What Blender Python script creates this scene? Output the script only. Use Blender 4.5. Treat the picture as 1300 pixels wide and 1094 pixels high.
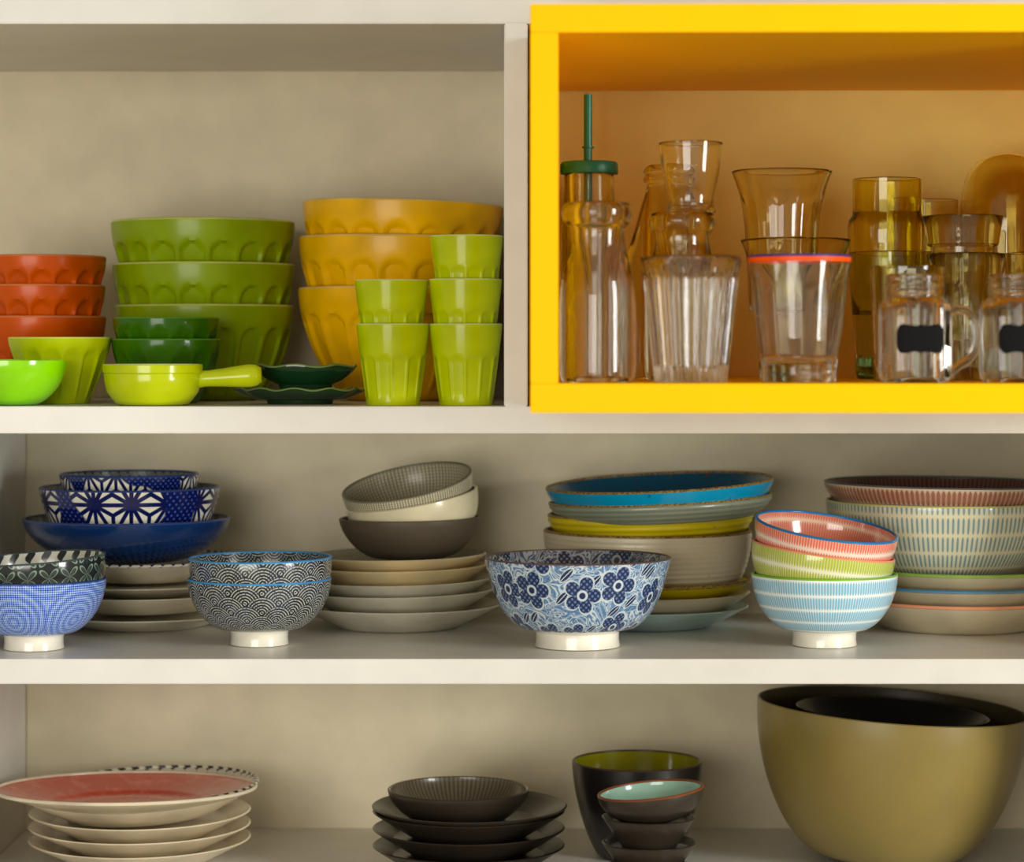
import bpy, math, random
from mathutils import Vector, Euler
random.seed(4)
PI = math.pi
sc_ = bpy.context.scene
COL = sc_.collection
for o in list(bpy.data.objects): bpy.data.objects.remove(o)

# ------------------------------------------------------------------ camera
F, D0, CZ, VX, VY = 3200.0, 1.984, 1.45, 655.0, 440.0   # focal length (px), distance to shelf fronts, eye height, vanishing point
cd = bpy.data.cameras.new('camera'); cam = bpy.data.objects.new('camera', cd); COL.objects.link(cam)
cam.location = (0, -D0, CZ); cam.rotation_euler = (PI/2, 0, 0)
cd.sensor_fit = 'HORIZONTAL'; cd.sensor_width = 36; cd.lens = F/1300*36
cd.shift_x = -(VX-650)/1300; cd.shift_y = -(547-VY)/1300
cd.dof.use_dof = True; cd.dof.focus_distance = 2.06; cd.dof.aperture_fstop = 4.5
sc_.camera = cam

# ------------------------------------------------------------------ light
w = bpy.data.worlds.new('world'); sc_.world = w; w.use_nodes = True
w.node_tree.nodes['Background'].inputs[0].default_value = (1.0, 0.93, 0.74, 1)
w.node_tree.nodes['Background'].inputs[1].default_value = 0.42
def area(name, loc, target, sx, sy, power, color):
    l = bpy.data.lights.new(name, 'AREA'); l.shape = 'RECTANGLE'; l.size = sx; l.size_y = sy
    l.energy = power; l.color = color
    o = bpy.data.objects.new(name, l); COL.objects.link(o); o.location = loc
    o.rotation_euler = (Vector(target)-Vector(loc)).to_track_quat('-Z', 'Y').to_euler()
    return o
area('window_light', (2.2, -1.75, 1.62), (-0.15, 0.1, 1.36), 0.6, 1.5, 66, (0.97, 0.99, 0.95))
area('low_left_fill', (-0.9, -2.9, 1.32), (0.0, 0.1, 1.3), 1.5, 1.2, 38, (1.0, 0.955, 0.87))  # unseen low fill from front left, added to brighten the lower compartments
vs = sc_.view_settings
vs.view_transform = 'Standard'; vs.look = 'None'; vs.gamma = 1.0; vs.use_curve_mapping = False; vs.exposure = 0.0
cy = sc_.cycles
cy.max_bounces = 16; cy.transmission_bounces = 16; cy.glossy_bounces = 8; cy.diffuse_bounces = 5
cy.sample_clamp_indirect = 4.0; cy.use_denoising = True

# ------------------------------------------------------------------ node expressions
def lin(c):
    return tuple((x/255/12.92 if x/255 <= .04045 else ((x/255+.055)/1.055)**2.4) for x in c)
def rgba(c): return lin(c)+(1,)
class S:
    def __init__(s, nt, k): s.nt, s.k = nt, k
def _m(op, a, b=None, c=None):
    nt = next(x.nt for x in (a, b, c) if isinstance(x, S))
    n = nt.nodes.new('ShaderNodeMath'); n.operation = op
    for i, v in enumerate((a, b, c)):
        if v is None: continue
        if isinstance(v, S): nt.links.new(v.k, n.inputs[i])
        else: n.inputs[i].default_value = v
    return S(nt, n.outputs[0])
S.__add__ = lambda a, b: _m('ADD', a, b); S.__radd__ = lambda a, b: _m('ADD', b, a)
S.__sub__ = lambda a, b: _m('SUBTRACT', a, b); S.__rsub__ = lambda a, b: _m('SUBTRACT', b, a)
S.__mul__ = lambda a, b: _m('MULTIPLY', a, b); S.__rmul__ = lambda a, b: _m('MULTIPLY', b, a)
S.__truediv__ = lambda a, b: _m('DIVIDE', a, b)
def fl(a): return _m('FLOOR', a)
def fr(a): return a-fl(a)
def ab(a): return _m('ABSOLUTE', a)
def mn(a, b): return _m('MINIMUM', a, b)
def mx(a, b): return _m('MAXIMUM', a, b)
def sq(a): return _m('SQRT', a)
def si(a): return _m('SINE', a)
def co(a): return _m('COSINE', a)
def at2(a, b): return _m('ARCTAN2', a, b)
def gt(a, b): return _m('GREATER_THAN', a, b)
def lt(a, b): return _m('LESS_THAN', a, b)
def sm(x, a, b):      # ramp 0..1 from a to b
    t = (x-a)/(b-a)
    return mn(mx(t, 0.0), 1.0)
def mixf(f, a, b): return a+(b-a)*f if isinstance(a, S) or isinstance(b, S) else f*(b-a)+a
def cs(nt, c):
    if isinstance(c, tuple):
        n = nt.nodes.new('ShaderNodeRGB'); n.outputs[0].default_value = rgba(c); return n.outputs[0]
    return c
def mix(nt, f, a, b):
    n = nt.nodes.new('ShaderNodeMix'); n.data_type = 'RGBA'
    nt.links.new(f.k, n.inputs[0]); nt.links.new(cs(nt, a), n.inputs[6]); nt.links.new(cs(nt, b), n.inputs[7])
    return n.outputs[2]
def vec(nt, x, y):
    n = nt.nodes.new('ShaderNodeCombineXYZ')
    for i, v in enumerate((x, y)):
        if isinstance(v, S): nt.links.new(v.k, n.inputs[i])
        else: n.inputs[i].default_value = v
    return n.outputs[0]
def noise(nt, v, scale, detail=2, dist=0.0):
    n = nt.nodes.new('ShaderNodeTexNoise'); n.inputs['Scale'].default_value = scale
    n.inputs['Detail'].default_value = detail; n.inputs['Distortion'].default_value = dist
    nt.links.new(v, n.inputs['Vector']); return S(nt, n.outputs[0])
def objvec(nt): return nt.nodes.new('ShaderNodeTexCoord').outputs['Object']

_mats = {}
def mat(name, color, rough=.25, coat=0.0, var=.05, bump=0.0, bscale=60, spec=.5):
    """glazed / painted surface; color is an sRGB tuple or fn(nt,U,V)->colour socket"""
    if name in _mats: return _mats[name]
    m = bpy.data.materials.new(name); m.use_nodes = True; nt = m.node_tree
    b = nt.nodes['Principled BSDF']
    b.inputs['Roughness'].default_value = rough
    b.inputs['Coat Weight'].default_value = coat; b.inputs['Coat Roughness'].default_value = .06
    b.inputs['Specular IOR Level'].default_value = spec
    if callable(color):
        uv = nt.nodes.new('ShaderNodeUVMap'); sp = nt.nodes.new('ShaderNodeSeparateXYZ')
        nt.links.new(uv.outputs[0], sp.inputs[0])
        nt.links.new(color(nt, S(nt, sp.outputs[0]), S(nt, sp.outputs[1])), b.inputs['Base Color'])
    else:
        nz = noise(nt, objvec(nt), 22, 3)
        dk = tuple(int(x*(1-var*2)) for x in color); lt_ = tuple(min(255, int(x*(1+var))) for x in color)
        nt.links.new(mix(nt, sm(nz, .3, .7), dk, lt_), b.inputs['Base Color'])
    if bump:
        bp = nt.nodes.new('ShaderNodeBump'); bp.inputs['Strength'].default_value = bump; bp.inputs['Distance'].default_value = .001
        nt.links.new(noise(nt, objvec(nt), bscale, 4).k, bp.inputs['Height']); nt.links.new(bp.outputs[0], b.inputs['Normal'])
    _mats[name] = m; return m
def glass(name, color=(250, 250, 246), rough=0.0, ior=1.47):
    if name in _mats: return _mats[name]
    m = bpy.data.materials.new(name); m.use_nodes = True; nt = m.node_tree
    b = nt.nodes['Principled BSDF']; b.inputs['Base Color'].default_value = rgba(color)
    b.inputs['Roughness'].default_value = rough; b.inputs['IOR'].default_value = ior
    b.inputs['Transmission Weight'].default_value = 1.0
    _mats[name] = m; return m

# --- printed patterns (U,V both in rim circumferences)
def stripes(base, col, n, bands, duty=.5, tint=None, soft=.12):
    def f(nt, U, V):
        ln = ab(fr(U*n)-.5)
        bd = ab(fr(V*bands)-.5)                   # 0.5 at the band edge
        wdt = sm(bd, .47, .30)*duty*.5
        m_ = sm(ln, wdt+soft, wdt-soft*.2)*sm(bd, .46, .40)
        bg = mix(nt, sm(bd, .5, .2), base, tint) if tint else base
        return mix(nt, m_, bg, col)
    return f
def hexcell(x, y):
    r3 = math.sqrt(3)
    ax, ay = fr(x)-.5, (fr(y/r3)-.5)*r3
    bx, by = fr(x-.5)-.5, (fr((y-r3/2)/r3)-.5)*r3
    da, db = ax*ax+ay*ay, bx*bx+by*by
    s = lt(da, db)
    return mixf(s, bx, ax), mixf(s, by, ay)
def asanoha(n, white, navy, patch=.455, w_=.05, voff=.2):
    def f(nt, U, V):
        hx, hy = hexcell(U*n, V*n+voff)
        r = sq(hx*hx+hy*hy); a = at2(hy, hx)
        q = fr(a/(PI/6)+.5)-.5
        d = ab(si(q*(PI/6)))*r
        star = sm(d, w_, w_+.015)
        pz = noise(nt, vec(nt, U*n, V*n), .55, 0)
        pm = sm(pz, patch, patch+.02)
        dots = gt(si(U*(n*2*PI*5))*si(V*(n*2*PI*5)), .55)*gt(.62, pz)
        lb = mix(nt, dots*(1-pm), navy, (62, 84, 165))
        return mix(nt, star*pm, lb, white)
    return f
def shippo(n, line, ground):
    def f(nt, U, V):
        x, y = fr(U*n)-.5, fr(V*n)-.5
        r = sq(x*x+y*y); a = at2(y, x)
        k = ab(si(a*2.0)); k = k*k*.55
        rim = sm(ab(r-k), .06, .03)
        ins = lt(r, k)*.12
        return mix(nt, mx(rim, ins), ground, line)
    return f
def seigaiha(n, line, ground, rings=5):
    def f(nt, U, V):
        x, y = U*n, V*n; h = .30
        j = fl(y/h); out = None
        def row(jj):
            odd = jj-2*fl(jj/2)
            dx = fr(x+odd*.5)-.5; dy = y-jj*h
            return sq(dx*dx+dy*dy)
        d0, d1, d2 = row(j-1), row(j), row(j+1)
        d = mixf(lt(d1, .5), d2, d1); d = mixf(lt(d0, .5), d, d0)
        q = ab(fr(d*rings*2)-.5)
        dash = sm(si(U*(2*PI*n*9))*si(V*(2*PI*n*9)), -.75, -.3)
        nz = noise(nt, vec(nt, x, y), 1.3, 2)
        g = mix(nt, sm(nz, .35, .65), ground, (48, 58, 78))
        return mix(nt, sm(q, .24, .12)*dash, g, line)
    return f
def lattice(n, line, ground):
    def f(nt, U, V):
        c = si((U+V)*(2*PI*n))*si((U-V)*(2*PI*n))
        hx, hy = hexcell(U*6, V*6)
        r = sq(hx*hx+hy*hy)
        rg = si(r*60.0)*.22
        return mix(nt, sm(c+rg, -.1, .25), ground, line)
    return f
def floral(n, base=(70, 108, 152), dark=(24, 42, 84), pale=(194, 206, 212), speck=(116, 150, 184)):
    def f(nt, U, V):
        x, y = U*n, V*n
        def vor(x, y, rnd):
            vn = nt.nodes.new('ShaderNodeTexVoronoi'); vn.voronoi_dimensions = '2D'; vn.inputs['Scale'].default_value = 1.0
            vn.inputs['Randomness'].default_value = rnd
            nt.links.new(vec(nt, x, y), vn.inputs['Vector'])
            sp = nt.nodes.new('ShaderNodeSeparateXYZ'); nt.links.new(vn.outputs['Position'], sp.inputs[0])
            dx, dy = x-S(nt, sp.outputs[0]), y-S(nt, sp.outputs[1])
            return sq(dx*dx+dy*dy), at2(dy, dx), dx, dy
        fine = noise(nt, vec(nt, x, y), 26, 2)
        c = mix(nt, sm(fine, .42, .62), base, speck)
        vn = noise(nt, vec(nt, x, y), 1.7, 1, 2.0)
        c = mix(nt, sm(ab(vn-.5), .030, .018), c, pale)
        c = mix(nt, sm(ab(vn-.6), .024, .014), c, pale)
        c = mix(nt, sm(ab(vn-.4), .024, .014), c, pale)
        r2, a2, dx2, dy2 = vor(x*1.7+3.3, y*1.7+7.1, .9)   # leaves
        e = sq((dx2+dy2)*(dx2+dy2)*.22+(dx2-dy2)*(dx2-dy2)*1.5)
        c = mix(nt, lt(e, .24), c, pale); c = mix(nt, lt(e, .20), c, dark)
        c = mix(nt, lt(ab(dx2-dy2), .02)*lt(e, .19), c, pale)
        r, a, dx, dy = vor(x, y, .55)
        k = sq(ab(co(a*2.5)))*.24+.16
        c = mix(nt, sm(r-k, .055, .045), c, pale)
        fd = mix(nt, gt(si(x*50)*si(y*50), .3), dark, (92, 118, 160))
        c = mix(nt, sm(r-k, .012, 0.0), c, fd)
        c = mix(nt, lt(r, .12), c, pale); c = mix(nt, lt(r, .07), c, dark)
        return c
    return f
def crosshatch(n, base, col):
    def f(nt, U, V):
        a = sm(ab(fr(U*n)-.5), .22, .10); b = sm(ab(fr(V*n*1.3)-.5), .16, .06)
        return mix(nt, mx(a, b*.8), base, col)
    return f
def petals(n, base, col):
    def f(nt, U, V):
        ln = ab(fr(U*n+si(V*n*6)*.12)-.5)
        k = ab(si(V*(n*3.0)))*.30
        return mix(nt, sm(ln, k, k-.06), base, col)
    return f
def worn(col, edge, amt=.5, sc=14):
    def f(nt, U, V):
        nz = noise(nt, vec(nt, U*2*PI, V*2*PI), sc, 4)
        return mix(nt, sm(nz, amt+.05, amt-.05), col, edge)
    return f

# ------------------------------------------------------------------ objects
def tag(o, label=None, cat=None, group=None, kind=None):
    if label: o['label'] = label
    if cat: o['category'] = cat
    if group: o['group'] = group
    if kind: o['kind'] = kind
    return o
def link(name, me, parent=None, loc=(0, 0, 0)):
    o = bpy.data.objects.new(name, me); COL.objects.link(o); o.location = loc
    if parent: o.parent = parent
    return o
def empty(name, loc, rot=(0, 0, 0)):
    o = bpy.data.objects.new(name, None); COL.objects.link(o); o.location = loc; o.rotation_euler = rot
    o.empty_display_size = .02; return o
def mesh(name, vs_, fs, mats, mi=None, uv=None, smooth=True, sharp=None):
    me = bpy.data.meshes.new(name); me.from_pydata(vs_, [], fs)
    for m in mats: me.materials.append(m)
    if mi: me.polygons.foreach_set('material_index', mi)
    me.polygons.foreach_set('use_smooth', [smooth]*len(fs))
    if uv:
        l = me.uv_layers.new(name='UVMap'); l.data.foreach_set('uv', [c for p in uv for c in p])
    me.update()
    if sharp and smooth: me.set_sharp_from_angle(angle=math.radians(sharp))
    return me
def boxmesh(name, x0, x1, y0, y1, z0, z1, m, bev=.0008):
    import bmesh
    bm = bmesh.new(); bmesh.ops.create_cube(bm, size=1)
    for v in bm.verts:
        v.co = ((x0+x1)/2+v.co.x*(x1-x0), (y0+y1)/2+v.co.y*(y1-y0), (z0+z1)/2+v.co.z*(z1-z0))
    if bev: bmesh.ops.bevel(bm, geom=bm.edges[:], offset=bev, segments=2, affect='EDGES')
    me = bpy.data.meshes.new(name); bm.to_mesh(me); bm.free(); me.materials.append(m); return me
def lathe(name, prof, mats, segs=96, rad=None, vfn=None, sharp=40, wrapR=None):
    """prof: list of (r, z, mat index of the segment that starts here[, outer flag]); revolved about z"""
    vs_, fs, mi, uv = [], [], [], []
    R = wrapR or max(p[0] for p in prof)
    rows, arc, a = [], [], 0.0
    for k, p in enumerate(prof):
        if k: a += math.hypot(p[0]-prof[k-1][0], p[1]-prof[k-1][1])
        arc.append(a/(2*PI*R))
        if p[0] < 1e-7:
            rows.append([len(vs_)]); vs_.append((0, 0, p[1]))
        else:
            st = len(vs_)
            for i in range(segs):
                th = 2*PI*i/segs+PI*.62
                r, z = p[0], p[1]
                if rad and (len(p) < 4 or p[3]): r = r*rad(th, r, z)
                x, y = r*math.cos(th), r*math.sin(th)
                if vfn: x, y, z = vfn(x, y, z, th)
                vs_.append((x, y, z))
            rows.append(list(range(st, st+segs)))
    for k in range(len(prof)-1):
        A, B = rows[k], rows[k+1]; m = prof[k][2]
        if len(A) == 1 and len(B) == 1: continue
        for i in range(segs):
            j = (i+1) % segs; u0, u1 = i/segs, (i+1)/segs
            if len(A) == 1:
                fs.append((A[0], B[j], B[i])); uv += [((u0+u1)/2, arc[k]), (u1, arc[k+1]), (u0, arc[k+1])]
            elif len(B) == 1:
                fs.append((A[i], A[j], B[0])); uv += [(u0, arc[k]), (u1, arc[k]), ((u0+u1)/2, arc[k+1])]
            else:
                fs.append((A[i], A[j], B[j], B[i])); uv += [(u0, arc[k]), (u1, arc[k]), (u1, arc[k+1]), (u0, arc[k+1])]
            mi.append(m)
    return mesh(name, vs_, fs, mats, mi, uv, True, sharp)
def tube(name, pts, rads, m, segs=16, flat=1.0):
    """tapered tube through points with rounded closed ends"""
    P = [Vector(p) for p in pts]; vs_, fs = [], []
    n = len(P); rows = []
    up = Vector((0, 1, .01)).normalized()
    for k in range(n):
        t = (P[min(k+1, n-1)]-P[max(k-1, 0)]).normalized()
        u = up.cross(t).normalized(); v = t.cross(u).normalized()
        rows.append(len(vs_))
        for i in range(segs):
            a = 2*PI*i/segs
            vs_.append(tuple(P[k]+u*math.cos(a)*rads[k]+v*math.sin(a)*rads[k]*flat))
    for k in range(n-1):
        for i in range(segs):
            j = (i+1) % segs
            fs.append((rows[k]+i, rows[k]+j, rows[k+1]+j, rows[k+1]+i))
    fs.append(tuple(reversed(range(rows[0], rows[0]+segs)))); fs.append(tuple(range(rows[-1], rows[-1]+segs)))
    return mesh(name, vs_, fs, [m], smooth=True, sharp=60)

def pos(cx, Y): s = (D0+Y)/F; return s, (cx-VX)*s
def zof(py, Y): return CZ-(py-VY)*(D0+Y)/F

def offset_in(out, t, flo):
    """inner wall: outer profile pushed inwards by t, stopped at floor height flo"""
    n = len(out); res = []
    for k in range(n):
        a, b = out[max(k-1, 0)], out[min(k+1, n-1)]
        dx, dz = b[0]-a[0], b[1]-a[1]; L = math.hypot(dx, dz) or 1
        r, z = out[k][0]-dz/L*t, out[k][1]+dx/L*t
        res.append((r, z))
    top = out[-1][1]
    inner = [(out[-1][0]-t, top)]
    for r, z in reversed(res[:-1]):
        if z < top-.0002 and z > flo+.0004 and 0 < r < inner[-1][0]: inner.append((r, z))
    lr = inner[-1][0]
    inner += [(lr*.97, flo+.0001), (lr*.6, flo), (0, flo)]
    return inner
def curve(R, rb, H, h0, a, b, n):
    pts = []
    for k in range(n+1):
        # even spacing in both directions
        u = k/n
        t = 1-(1-u)**1.0 if a < 1.2 else u**1.5*.75+u*.25
        r = rb+(R-rb)*max(0, (1-(1-t)**b))**(1/a)
        pts.append((r, h0+(H-h0)*t))
    return pts
def flute(N, ttop, depth, H, arch=.15, tlow=.10):
    def f(th, r, z):
        t = z/H
        x = abs(((th*N/(2*PI)) % 1)-.5)*2
        x = min(1, x*1.12)
        lim = ttop-arch*(1-math.sqrt(max(0, 1-x*x)))
        e = min((lim-t)/.04, (1-x)/.18, (t-tlow*.3)/.1)
        e = max(0, min(1, e)); e = e*e*(3-2*e)
        return 1-depth*.8*e*(1-.35*x*x)
    return f
def bowl(name, label, cat, cx, Y, yc, R, rb, mo, mi_=None, mrim=None, mfoot=None, z0=None, H=None, fh=0, rf=None, a=1.7, b=2.0, t=4,
         floor=None, tilt=(0, 0), fl_=None, segs=96, n=18, group=None, ripple=None, footname='foot', rimw=.45, flare=0, bulge=None, lip=0):
    """Everything in pixels at the axis depth. tilt=(towards viewer deg, right side down deg)"""
    s, X = pos(cx, Y); rz = zof(yc, Y)
    rot = Euler((math.radians(tilt[0]), math.radians(tilt[1]), 0))
    if z0 is not None and H is None: H = (rz-z0)/s
    up = Vector((0, 0, H*s)); up.rotate(rot)
    base = Vector((X, Y, rz))-up
    if z0 is not None: base.z = z0
    H_, R_, rb_, t_ = H*s, R*s, rb*s, t*s
    f_h = fh*s
    out = curve(R_, rb_, H_, f_h if fh else 0, a, b, n)
    if flare: out = [(r+flare*s*max(0, (z/H_-.72)/.28)**2, z) for r, z in [(r-(flare*s)*(r-rb_)/(R_-rb_), z) for r, z in out]]
    if ripple: out = [(r+s*ripple[1]*math.sin(z/H_*2*PI*ripple[0]), z) for r, z in out]
    flo = (floor if floor is not None else fh+t*1.2)*s
    inner = offset_in(out, t_, flo)
    base_r = 0
    prof = [(0, (f_h if fh else 0)+.0003, 0, 0)]
    if fh: prof += [(rb_*.8, f_h+.0003, 0, 0)]
    else: prof += [(rb_*.75, .0006, 0, 0), (rb_*.82, 0, 0, 0)]
    prof += [(r, z, 0, 1) for r, z in out]
    mt = 0
    prof[-1] = (out[-1][0], out[-1][1], 0, 0)
    prof.append((out[-1][0]-t_*.5, out[-1][1]+t_*.28, 1, 0))
    prof += [(r, z, 1, 0) for r, z in inner]
    prof = [tuple(p) for p in prof]
    parts = bool(mrim or mfoot)
    me = lathe(name if not parts else 'bowl_body', prof, [mo, mi_ or mo], segs, rad=fl_(H_) if fl_ else None, wrapR=R_)
    if not parts:
        o = link(name, me, None, base); o.rotation_euler = rot
        return tag(o, label, cat, group)
    root = empty(name, base, rot); tag(root, label, cat, group)
    link('body', me, root)
    if mrim:
        rr = out[-1][0]-t_*.5; q = t_*rimw; k = 8
        rp = [(rr+q*math.cos(2*PI*i/k), H_+t_*.12+q*math.sin(2*PI*i/k), 0) for i in range(k, -1, -1)]
        link('rim', lathe('rim', rp, [mrim], segs, sharp=180), root)
    if mfoot and fh:
        f = (rf or rb)*s
        fp = [(0, f_h*.35, 0), (f*.80, f_h*.35, 0), (f*.82, .0004, 0), (f*.86, 0, 0), (f*.97, 0, 0), (f, .0006, 0), (f*.975, f_h*.45, 0), (f*.985, f_h*.8, 0), (f+(rb_-f)*.25, f_h*.97, 0), (rb_*.98, f_h*1.0, 0),
              (out[1][0]*1.004, out[1][1], 0), (out[1][0]*.8, out[1][1]+.0002, 0), (0, out[1][1]+.0002, 0)]
        link(footname, lathe('foot', fp, [mfoot], 64), root)
    return root

# ================================================================== materials of the place
WHITE = mat('white_laminate', (216, 212, 203), .32, var=.012, bump=.02)
BACKW = mat('hardboard_warm_bounce', (216, 204, 172), .5, var=.02, bump=.05, bscale=120)  # warm bounced light is put into the back panel's colour
YEL = mat('yellow_lacquer', (255, 192, 0), .45, var=.003, bump=.02, spec=.08)
PLASTER = mat('wall_paint', (222, 216, 204), .8, var=.02, bump=.1)
FLOORM = mat('floor_tile', (150, 138, 122), .5)

# ================================================================== setting and cabinets
tag(link('wall_back', boxmesh('wall', -3, 3, .355, .45, 0, 2.7, PLASTER, 0)), kind='structure')
tag(link('floor', boxmesh('floor', -3, 3, -3.6, .355, -.05, 0, FLOORM, 0)), kind='structure')

zB = CZ-(516-VY)*D0/F; zBb = CZ-(550-VY)*D0/F
zC = CZ-(836.5-VY)*D0/F; zCb = CZ-(868-VY)*D0/F
zD = CZ-(1156-VY)*D0/F
zA = CZ-(30-VY)*D0/F; BW = .3403
unit = empty('shelving_unit', (0, 0, 0)); tag(unit, 'white laminate shelving unit with open compartments holding all the dishes', 'shelf')
XL, XLi, XR = -.72, -.4517, .505
def ubox(nm, *a): return link(nm, boxmesh(nm, *a), unit)
ubox('shelf', XL, XR, 0, BW, zA, zA+.021, WHITE)
ubox('shelf', XL, XR, 0, BW, zBb, zB, WHITE)
ubox('shelf', XLi, XR, 0, BW, zCb, zC, WHITE)
ubox('shelf', XLi, XR, 0, BW, zD-.020, zD, WHITE)
ubox('divider', (640-VX)*D0/F, .0092, 0, BW, zB, zA, WHITE)
ubox('side_panel', XL-.02, XL, 0, BW, zBb, zA+.021, WHITE)
ubox('side_panel', XR, XR+.02, 0, BW, 0, zA+.021, WHITE)
ubox('side_panel', XLi-.02, XLi, 0, BW, 0, zBb, WHITE)
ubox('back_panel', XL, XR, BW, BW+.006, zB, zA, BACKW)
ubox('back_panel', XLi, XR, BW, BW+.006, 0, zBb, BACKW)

# yellow box cabinet standing on shelf B and projecting from it
dB = 1.795; Yb = dB-D0
bx0, bxi = (673-VX)*dB/F, (709-VX)*dB/F
bt = bxi-bx0; bz0 = zB; bzi = CZ-(487-VY)*dB/F; bzt = CZ-(41-VY)*dB/F; bz1 = CZ-(5-VY)*dB/F; bd = .417; bW = .478
ybox = empty('box_cabinet', (bx0, Yb, bz0), (0, 0, math.radians(-.7)))
tag(ybox, 'bright yellow lacquered open box cabinet full of glassware', 'cabinet')
def ybx(nm, x0, x1, z0, z1, y0=0, y1=bd, m=YEL): return link(nm, boxmesh(nm, x0, x1, y0, y1, z0, z1, m, .0006), ybox)
ybx('bottom_panel', 0, bW, 0, bzi-bz0); ybx('top_panel', 0, bW, bzt-bz0, bz1-bz0)
ybx('side_panel', 0, bt, bzi-bz0+.0001, bzt-bz0-.0001); ybx('side_panel', bW-bt, bW, bzi-bz0+.0001, bzt-bz0-.0001)
o = ybx('back_panel', bt, bW-bt, bzi-bz0, bzt-bz0, bd-.006, bd, mat('box_back_bounce_tint', (240, 212, 118), .5, var=.01)); o['label'] = 'off-white back panel with yellow bounce light put into its colour'  # yellow bounce off the lacquer is painted into this board's colour
zG = bzi+.0002

# ================================================================== upper left: fluted tableware
ORANGE = mat('orange_glaze', (208, 82, 0), .27, .08, spec=.25); ORIM = mat('orange_rim', (214, 120, 66), .3)
GREEN = mat('apple_green_glaze', (138, 162, 0), .27, .08, spec=.25); GRIM = mat('pale_green_rim', (190, 200, 96), .3)
DGREEN = mat('forest_green_glaze', (52, 104, 0), .2, .2, spec=.3); DRIM = mat('mid_green_rim', (80, 140, 40), .3)
LIME = mat('lime_glaze', (192, 206, 0), .18, .3, spec=.3); LRIM = mat('pale_lime_rim', (215, 225, 90), .3)
BRIGHT = mat('vivid_green_glaze', (140, 214, 0), .16, .5)
MUST = mat('mustard_glaze', (240, 182, 0), .28, .08, spec=.25); MRIM = mat('mustard_rim', (226, 190, 100), .3)
CUPG = mat('cup_green_glaze', (190, 206, 0), .2, .12, spec=.25); CRIM = mat('cup_rim', (215, 226, 150), .3)
DLEAF = mat('leaf_green_glaze', (22, 58, 30), .15, .6); LEDGE = mat('leaf_edge', (104, 124, 66), .3)
CREAM = mat('cream_glaze', (236, 232, 214), .15, .5)
zb = zB+.0002
def fb(N, ttop, dep, arch=.15): return lambda H: flute(N, ttop, dep, H, arch)
# orange stack
Y = .200
G = 'orange fluted bowls'
bowl('fluted_bowl', 'bottom bowl of the orange fluted stack at the far left', 'bowl', 52, Y, 404, 82, 44, ORANGE, mrim=ORIM, z0=zb, a=1.25, b=1.5, t=5, n=34, floor=39, fl_=fb(16, .62, 0.078), segs=16*16, group=G)
s, _ = pos(52, Y)
bowl('fluted_bowl', 'middle bowl of the orange fluted stack at the far left', 'bowl', 52, Y, 364.5, 81, 44, ORANGE, mrim=ORIM, z0=zb+39.5*s, a=1.25, b=1.5, t=5, n=34, floor=39, fl_=fb(16, .84, 0.078), segs=256, group=G)
bowl('fluted_bowl', 'top bowl of the orange fluted stack at the far left', 'bowl', 52, Y, 328, 82, 44, ORANGE, mrim=ORIM, z0=zb+79*s, a=1.25, b=1.5, t=5, n=34, fl_=fb(16, .84, 0.078), segs=256, group=G)
# lime fluted bowl and bright bowl
bowl('fluted_bowl', 'lime green fluted bowl in front of the orange stack', 'bowl', 76, .108, 430, 65, 37, LIME, mrim=LRIM, z0=zb, a=1.05, b=1.25, t=4, fl_=fb(14, .83, 0.070), segs=14*16)
bowl('round_bowl', 'small plain vivid green bowl at the left edge of the picture', 'bowl', 15, .045, 457.5, 69, 29, BRIGHT, mi_=mat('vivid_green_inside', (205, 240, 120), .2), z0=zb, a=1.5, b=1.9, t=4)
# green stack
Y = .240; s, _ = pos(258, Y); G = 'apple green fluted bowls'
bowl('fluted_bowl', 'lowest of the three large apple green fluted bowls', 'bowl', 260, Y, 390, 113, 62, GREEN, mrim=GRIM, z0=zb, a=1.45, b=1.7, t=5, floor=51.5, fl_=fb(18, .78, 0.062), segs=18*14, n=36, group=G)
bowl('fluted_bowl', 'middle one of the three large apple green fluted bowls', 'bowl', 259, Y, 338, 115, 62, GREEN, mrim=GRIM, z0=zb+52*s, a=1.45, b=1.7, t=5, floor=54.5, fl_=fb(18, .78, 0.062), segs=252, n=36, group=G)
bowl('fluted_bowl', 'topmost of the three large apple green fluted bowls', 'bowl', 258, Y, 284, 116, 62, GREEN, mrim=GRIM, z0=zb+107*s, a=1.45, b=1.7, t=5, fl_=fb(18, .78, 0.062), segs=252, n=36, group=G)
# dark green pair
Y = .120; s, _ = pos(212, Y)
bowl('fluted_bowl', 'lower dark green fluted bowl behind the handled lime pan', 'bowl', 211, Y, 432, 69, 38, DGREEN, mrim=DRIM, z0=zb, a=1.3, b=1.5, t=4, floor=28, fl_=fb(14, .8, 0.070), segs=224, group='dark green fluted bowls')
bowl('fluted_bowl', 'upper dark green fluted bowl stacked behind the handled lime pan', 'bowl', 211, Y, 405, 67, 38, DGREEN, mrim=DRIM, z0=zb+28.5*s, a=1.3, b=1.5, t=4, fl_=fb(14, .8, 0.070), segs=224, group='dark green fluted bowls')
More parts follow.
